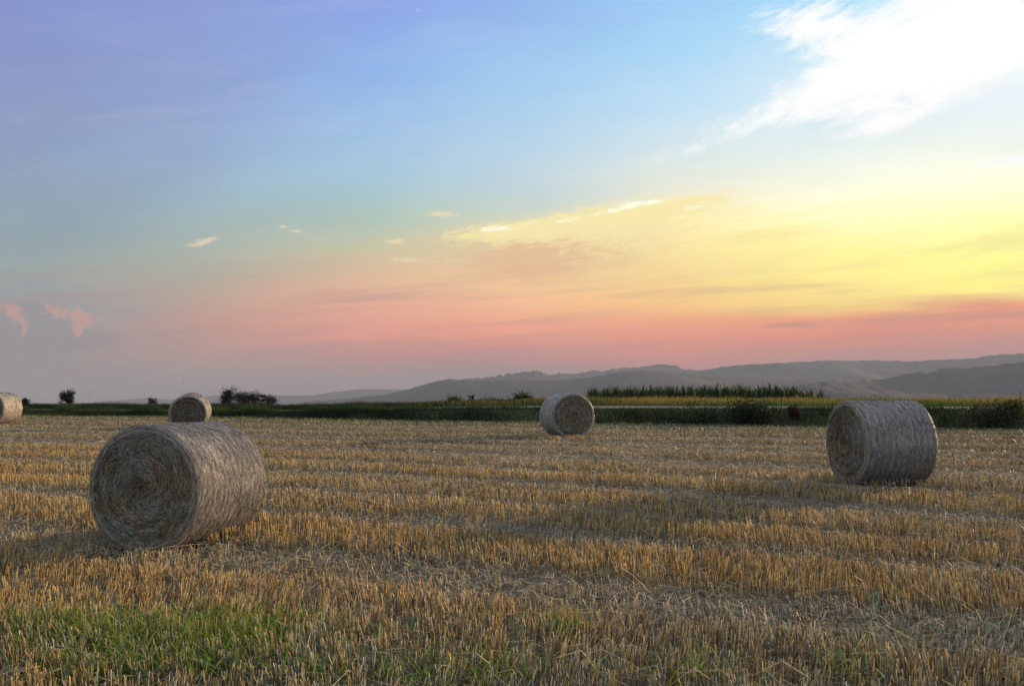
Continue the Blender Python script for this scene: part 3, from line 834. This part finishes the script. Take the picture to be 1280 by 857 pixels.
strip('bank_grass', 'dark green grass strip along the far side of the road', 'grass', 5.2, 10.0, -75, 8, 60000, .20, .42, .03,
      [.008, .014, .007], [.018, .032, .012], lambda x, s: 1 - smst(x, 0, 8), lambda x, s: .6 + .8 * fbm(x * .35, s * .5, 161, 4))
strip('meadow_grass', 'tall green meadow grass with golden seed heads behind the road', 'meadow', 4.7, 14, -6, 46, 90000, .20, .38, .024,
      [.07, .12, .022], lambda x, s, n: jitter(np.array([.25, .175, .055]) * smst(fbm(x * .3, s * .5, 171, 3), .3, .6)[:, None] + np.array([.085, .12, .028]) * (1 - smst(fbm(x * .3, s * .5, 171, 3), .3, .6))[:, None], n, .25, .08),
      lambda x, s: smst(x, -6, 3), lambda x, s: (.45 + 1.1 * fbm(x * .45, s * .6, 181, 4)) * rng.uniform(.7, 1.25, len(x)), .15)

# ------------------------------------------------------------------ corn
def corn_mesh(seed):
    global rng
    rng = np.random.default_rng(seed); A = Acc()
    H = 2.15
    ns = 7
    z = np.linspace(0, H, ns + 1); wob = rng.normal(0, .012, (ns + 1, 2)); wob[0] = 0
    for i in range(ns):
        A.add(*prisms([[*wob[i], z[i]]], [[*wob[i + 1], z[i + 1]]], [.034 - .003 * i], [.031 - .003 * i], np.array([[.06, .10, .025]])))
    nl = 17; a0 = rng.uniform(0, 3.14)
    for i in range(nl):
        t = .12 + .80 * i / nl
        az = a0 + (i % 2) * pi + rng.normal(0, .35)
        A.add(*blades([[0, 0, t * H]], rng.uniform(.55, .85) * (1.0 - .3 * abs(t - .5)), .10, np.array([az]), np.array([rng.uniform(.15, .35)]), np.array([rng.uniform(.15, .6)]), np.array([[.018, .042, .014]]), np.array([[.032, .068, .024]]), 5, np.array([az + pi / 2])))
    for i in range(3):      # tassel
        az = rng.uniform(0, 6.28); A.add(*prisms([[0, 0, H]], [[cos(az) * .07, sin(az) * .07, H + rng.uniform(.14, .26)]], [.014], [.008], np.array([[.04, .055, .025]])))
    return A
variants = []
for k in range(4):
    o = corn_mesh(300 + k).build('corn_plant', M_corn)
    variants.append(o)
rng = np.random.default_rng(9)
cgrp = 'corn plants along the front rows of the corn field'
clab = 'green corn plant in the front rows behind the yellow grass'
X0, X1 = XZ(738, 500)[0], XZ(1036, 500)[0]
cells = []
for row in range(3):
    for k in range(100):
        t = (k + rng.uniform(-.25, .25)) / 100
        cells.append((row, t))
first = list(variants)
for idx, (row, t) in enumerate(cells):
    depth_y = 62 + row * 0.8
    X = X0 + (X1 - X0) * t
    # the rows follow the same slant as the road
    y = (VERGE + 27 + row * .85) / (1 + K * X); x = X * y
    src = variants[idx % 4]
    if first and idx < 4: c = src
    else:
        c = src.copy(); C.objects.link(c)
    zz = float(ground(x, y)) - 0.05 - .55 * float(smst(t, .80, 1.0)) - .12 * float(smst(-t, -.15, 0))
    c.location = (x, y, zz)
    sc = rng.uniform(.86, 1.06)
    c.scale = (sc, sc, sc * rng.uniform(.97, 1.04)); c.rotation_euler = (rng.normal(0, .03), rng.normal(0, .03), rng.uniform(0, 6.28))
    tag(c, clab, 'corn plant', cgrp)
# the rest of the corn field behind those rows, one mass
A = Acc()
vm = []
for v_ in variants:
    me = v_.data; co = np.zeros(len(me.vertices) * 3); me.vertices.foreach_get('co', co); co = co.reshape(-1, 3)
    fi_ = np.zeros(len(me.loops), int); me.loops.foreach_get('vertex_index', fi_); fi_ = fi_.reshape(-1, 4)
    cc = np.zeros(len(me.vertices) * 4); me.attributes['col'].data.foreach_get('color', cc); cc = cc.reshape(-1, 4)[:, :3]
    vm.append((co, fi_, cc))
for k in range(1500):
    t = rng.uniform(-.02, 1); X = X0 + (X1 - X0) * t; s = rng.uniform(29.8, 42)
    y = (VERGE + s) / (1 + K * X); x = X * y
    co, fi_, cc = vm[k % 4]; a = rng.uniform(0, 6.28); sc = rng.uniform(.9, 1.08)
    P_ = np.stack([(co[:, 0] * cos(a) - co[:, 1] * sin(a)) * sc + x, (co[:, 0] * sin(a) + co[:, 1] * cos(a)) * sc + y, co[:, 2] * sc + float(ground(x, y)) - .05 - .6 * float(smst(t, .80, 1.0))], -1)
    A.add(P_, fi_, cc)
o = A.build('corn_field', M_corn)
tag(o, 'dense dark green corn standing behind its front rows', 'corn field', kind='stuff')

# ------------------------------------------------------------------ shrubs and weeds
def shrub(name, loc, W, H, seed, label, cat, n_leaf=1400, leaf=.07, gaps=.35, c=(.022, .036, .014), stems=4, group=None, shape='round'):
    global rng
    rng = np.random.default_rng(seed)
    root = empty(name, loc)
    tag(root, label, cat, group)
    T = Acc(); tips = []
    for i in range(stems):
        p = np.array([rng.normal(0, W * .05), rng.normal(0, W * .05), -0.05])
        a = rng.uniform(0, 6.28); sp_ = rng.uniform(.1, .5) * W * .5
        w = .045 * H / 1.5
        for k in range(5):
            q = p + np.array([cos(a) * sp_ / 5, sin(a) * sp_ / 5, H * .8 / 5 * rng.uniform(.8, 1.1)]); a += rng.normal(0, .5)
            T.add(*prisms([p], [q], [w], [w * .8], np.array([[.05, .04, .03]])))
            if k > 0:
                for _ in range(2):
                    b = rng.uniform(0, 6.28); ln = W * rng.uniform(.15, .42)
                    e = q + np.array([cos(b) * ln, sin(b) * ln, ln * rng.uniform(.1, .7)])
                    T.add(*prisms([q], [e], [w * .5], [w * .2], np.array([[.05, .04, .03]]))); tips.append(e)
            p = q; w *= .8
        tips.append(p)
    tips = np.array(tips)
    T.build('branches', M_bark, root)
    tips[:, 2] = np.clip(tips[:, 2], H * .1, H * .92)
    n = int(n_leaf * 1.8); j = rng.integers(0, len(tips), n)
    cs = rng.uniform(.09, .17, len(tips))[j] * W * (1.15 - gaps)
    P_ = tips[j] + rng.normal(0, 1, (n, 3)) * cs[:, None]
    P_[:, 2] = np.maximum(P_[:, 2], .02)
    tone = (rng.uniform(.6, 1.5, len(tips))[j])[:, None]
    col = jitter(np.array(c) * tone, n, .25, .1)
    B = Acc(); B.add(*blades(P_, leaf * rng.uniform(.9, 1.9, n), leaf * 1.0, rng.uniform(0, 6.28, n), rng.uniform(0, 1.5, n), rng.uniform(0, .8, n), col, col * 1.3, 2))
    B.build('foliage', M_leaf, root)
    return root
def skyplant(px, y_top, depth, **k):
    """height from the ground at that depth up to the pixel row y_top"""
    p = at(px, y_top, depth); g = float(ground(p.x, p.y))
    return Vector((p.x, p.y, g)), p.z - g
for (px, yt, dep, Wpx, nl, gp, seed, lab, nm, ct) in [
    (83, 488, 60, 20, 900, .55, 21, 'dark open bush with gaps, alone on the skyline near the left edge', 'bush', 'bush'),
    (33, 497, 58, 10, 350, .3, 22, 'tiny dark shrub just right of the bale at the left edge', 'shrub', 'shrub'),
    (190, 496.5, 66, 11, 320, .3, 23, 'tiny rounded shrub on the bank left of the small upper left bale', 'shrub', 'shrub'),
    (286, 483.5, 68, 19, 1500, .15, 24, 'dense dark round bush, tallest of the row right of the small bale', 'bush', 'bush'),
    (303, 488, 68.5, 20, 1200, .25, 25, 'dark bush touching the right side of the tallest round bush', 'bush', 'bush'),
    (315, 489, 70, 22, 1200, .35, 26, 'ragged dark bush in the middle of the skyline row', 'bush', 'bush'),
    (327, 486.5, 71, 10, 420, .6, 27, 'thin feathery sapling standing above the skyline row of bushes', 'sapling', 'sapling'),
    (337, 493.5, 68, 22, 800, .3, 28, 'low spreading bush at the right end of the skyline row', 'bush', 'bush'),
    (590, 490, 62, 9, 260, .6, 29, 'thin upright sapling on the bank left of the middle bale', 'sapling', 'sapling'),
    (612, 495, 75, 22, 900, .2, 30, 'low rounded blue green bush behind the bank left of the middle bale', 'bush', 'bush'),
    (655, 495, 52, 22, 700, .2, 31, 'green weedy bush just left of the middle bale', 'bush', 'bush'),
    (565, 498, 54, 18, 500, .25, 32, 'small green bush on the bank, left of the thin sapling', 'bush', 'bush'),
]:
    loc, H = skyplant(px, yt, dep)
    W = Wpx / F * dep
    shrub(nm, loc, W, H, seed, lab, ct, nl, .055 if seed not in (31, 32) else .06, gp,
          (.010, .015, .008) if dep > 57 else (.022, .045, .014), 5 if Wpx > 12 else 3)
# dark weeds on the near bank
for (px, yt, s, Wpx, nl, seed, lab, col_) in [
    (940, 515, .8, 56, 1800, 41, 'dark bushy weed clump on the bank left of the dark stake', (.02, .028, .014)),
    (876, 516, .8, 60, 800, 42, 'smaller dark weed clump on the bank below the corn', (.022, .038, .016)),
    (1266, 500, 1.2, 20, 600, 43, 'tall yellow green weed on the bank at the right edge', (.09, .10, .02)),
    (1240, 518, .8, 60, 900, 44, 'low reddish dark weed clump near the right edge of the photo', (.035, .028, .018)),
    (992, 508, 1.0, 12, 420, 45, 'reddish brown dock weed just right of the dark stake', (.045, .028, .017)),
]:
    X = XZ(px, yt)[0]; y = (VERGE + s) / (1 + K * X)
    loc, H = skyplant(px, yt, y)
    shrub('weed_clump', loc, Wpx / F * y, H, seed, lab, 'weed', nl, .055, .2, col_, 6)
# dark wooden stake
X = XZ(977, 500)[0]; y = (VERGE + .9) / (1 + K * X); loc, H = skyplant(977, 498, y)
rng = np.random.default_rng(5)
A = Acc(); n = 10
pts = [(0, 0, -.2), (.004, 0, H * .5), (-.006, .004, H)]
th = np.linspace(0, 2 * pi, 10, endpoint=False)
V = []
for i, (a_, b_, c_) in enumerate(pts + [(-.006, .004, H + .02)]):
    r = [.034, .031, .028, .008][i]
    V += [[a_ + cos(t) * r * (1 + .12 * sin(3 * t)), b_ + sin(t) * r, c_] for t in th]
Fq = [[i * 10 + j, i * 10 + (j + 1) % 10, (i + 1) * 10 + (j + 1) % 10, (i + 1) * 10 + j] for i in range(3) for j in range(10)]
o = make_mesh('stake', V, Fq, M_bark, loc=loc)
tag(o, 'thin dark wooden stake standing in the grass bank between two weed clumps', 'stake')

def stalk(px, yt, depth, seed, label, width=.012, col_=(.05, .045, .03), seeds=True, name='weed_stalk', leaves=0, ground_at=None, H=None, lean=.04):
    global rng
    rng = np.random.default_rng(seed)
    if ground_at is None: loc, H = skyplant(px, yt, depth)
    else: loc = ground_at
    root = empty(name, loc); tag(root, label, 'weed')
    A = Acc(); p = np.array([0, 0, -.03]); ns = 8; nodes = [p]
    for i in range(ns):
        q = np.array([lean * H * ((i + 1) / ns) ** 1.5 + rng.normal(0, .004), rng.normal(0, .004), H * (i + 1) / ns])
        w = width * (1 - .7 * i / ns)
        A.add(*prisms([p], [q], [w], [w * .9], np.array([col_]))); p = q; nodes.append(q)
    A.build('stem', M_grass, root)
    if seeds:
        B = Acc(); n = 26
        tt = rng.random(n) ** .5; k = 0
        P_ = np.array([nodes[-1]]) * np.array([[1, 1, 1]]) - np.stack([0 * tt, 0 * tt, (1 - tt) * H * .16], -1)
        P_ += rng.normal(0, width * 1.0, (n, 3))
        B.add(*blades(P_, width * 2.5, width * 1.6, rng.uniform(0, 6.28, n), rng.uniform(0, 1, n), rng.uniform(0, .5, n), jitter(np.array(col_) * .9, n, .2), jitter(np.array(col_) * 1.2, n, .2), 2))
        B.build('seed_head', M_grass, root)
    for i in range(leaves):
        B = Acc(); nd = nodes[int(1 + i * (ns - 2) / max(1, leaves))]
        B.add(*blades([nd], rng.uniform(.05, .10), width * 1.6, np.array([rng.uniform(0, 6.28)]), np.array([.5]), np.array([.4]), jitter(col_, 1, .1), jitter(np.array(col_) * 1.2, 1, .1), 4))
        B.build('leaf', M_grass, root)
    return root
stalk(181, 479, 57, 51, 'tall thin dry stalk against the sky between the lone bush and the small bale', .009)
stalk(112, 489, 57, 52, 'short thin dry stalk against the sky just right of the lone bush', .009)
stalk(227, 475, 58, 53, 'tallest thin dry stalk rising behind the small upper left bale', .009)
stalk(1275, 490, 34, 54, 'thin reddish stalk above the weeds at the right edge', .012, (.12, .05, .03))
# tall thin green weeds close to the camera
for (px, yt, dep, H, seed, lab, col_, nl) in [
    (1104, 742, 5.0, None, 61, 'tall pale blue green weed standing in the right foreground', (.12, .22, .13), 7),
    (155, 752, 5.0, None, 62, 'tall thin pale green weed in the left foreground grass', (.14, .20, .12), 5),
    (655, 775, 4.9, None, 63, 'thin grey green weed at the bottom middle of the photo', (.13, .17, .11), 4)]:
    stalk(px, yt, dep, seed, lab, .009, col_, True, 'tall_weed', nl, lean=-.05)

# ------------------------------------------------------------------ haze
m = bpy.data.materials.new('haze'); m.use_nodes = True
t = m.node_tree; t.nodes.clear()
ho = t.nodes.new('ShaderNodeOutputMaterial'); pv = t.nodes.new('ShaderNodeVolumePrincipled')
pv.inputs['Color'].default_value = HAZE_C; pv.inputs['Density'].default_value = HAZE
pv.inputs['Anisotropy'].default_value = 0.0
t.links.new(pv.outputs[0], ho.inputs['Volume'])
xa, xb, ya, yb, za, zb = -10500, 10500, -900, 11500, -72, 290
V = [(xa, ya, za), (xb, ya, za), (xb, yb, za), (xa, yb, za), (xa, ya, zb), (xb, ya, zb), (xb, yb, zb), (xa, yb, zb)]
Fq = [(0, 3, 2, 1), (4, 5, 6, 7), (0, 1, 5, 4), (1, 2, 6, 5), (2, 3, 7, 6), (3, 0, 4, 7)]
hz = make_mesh('haze', V, Fq, m)
tag(hz, 'thin evening haze veiling the distant hills', 'haze', kind='stuff')
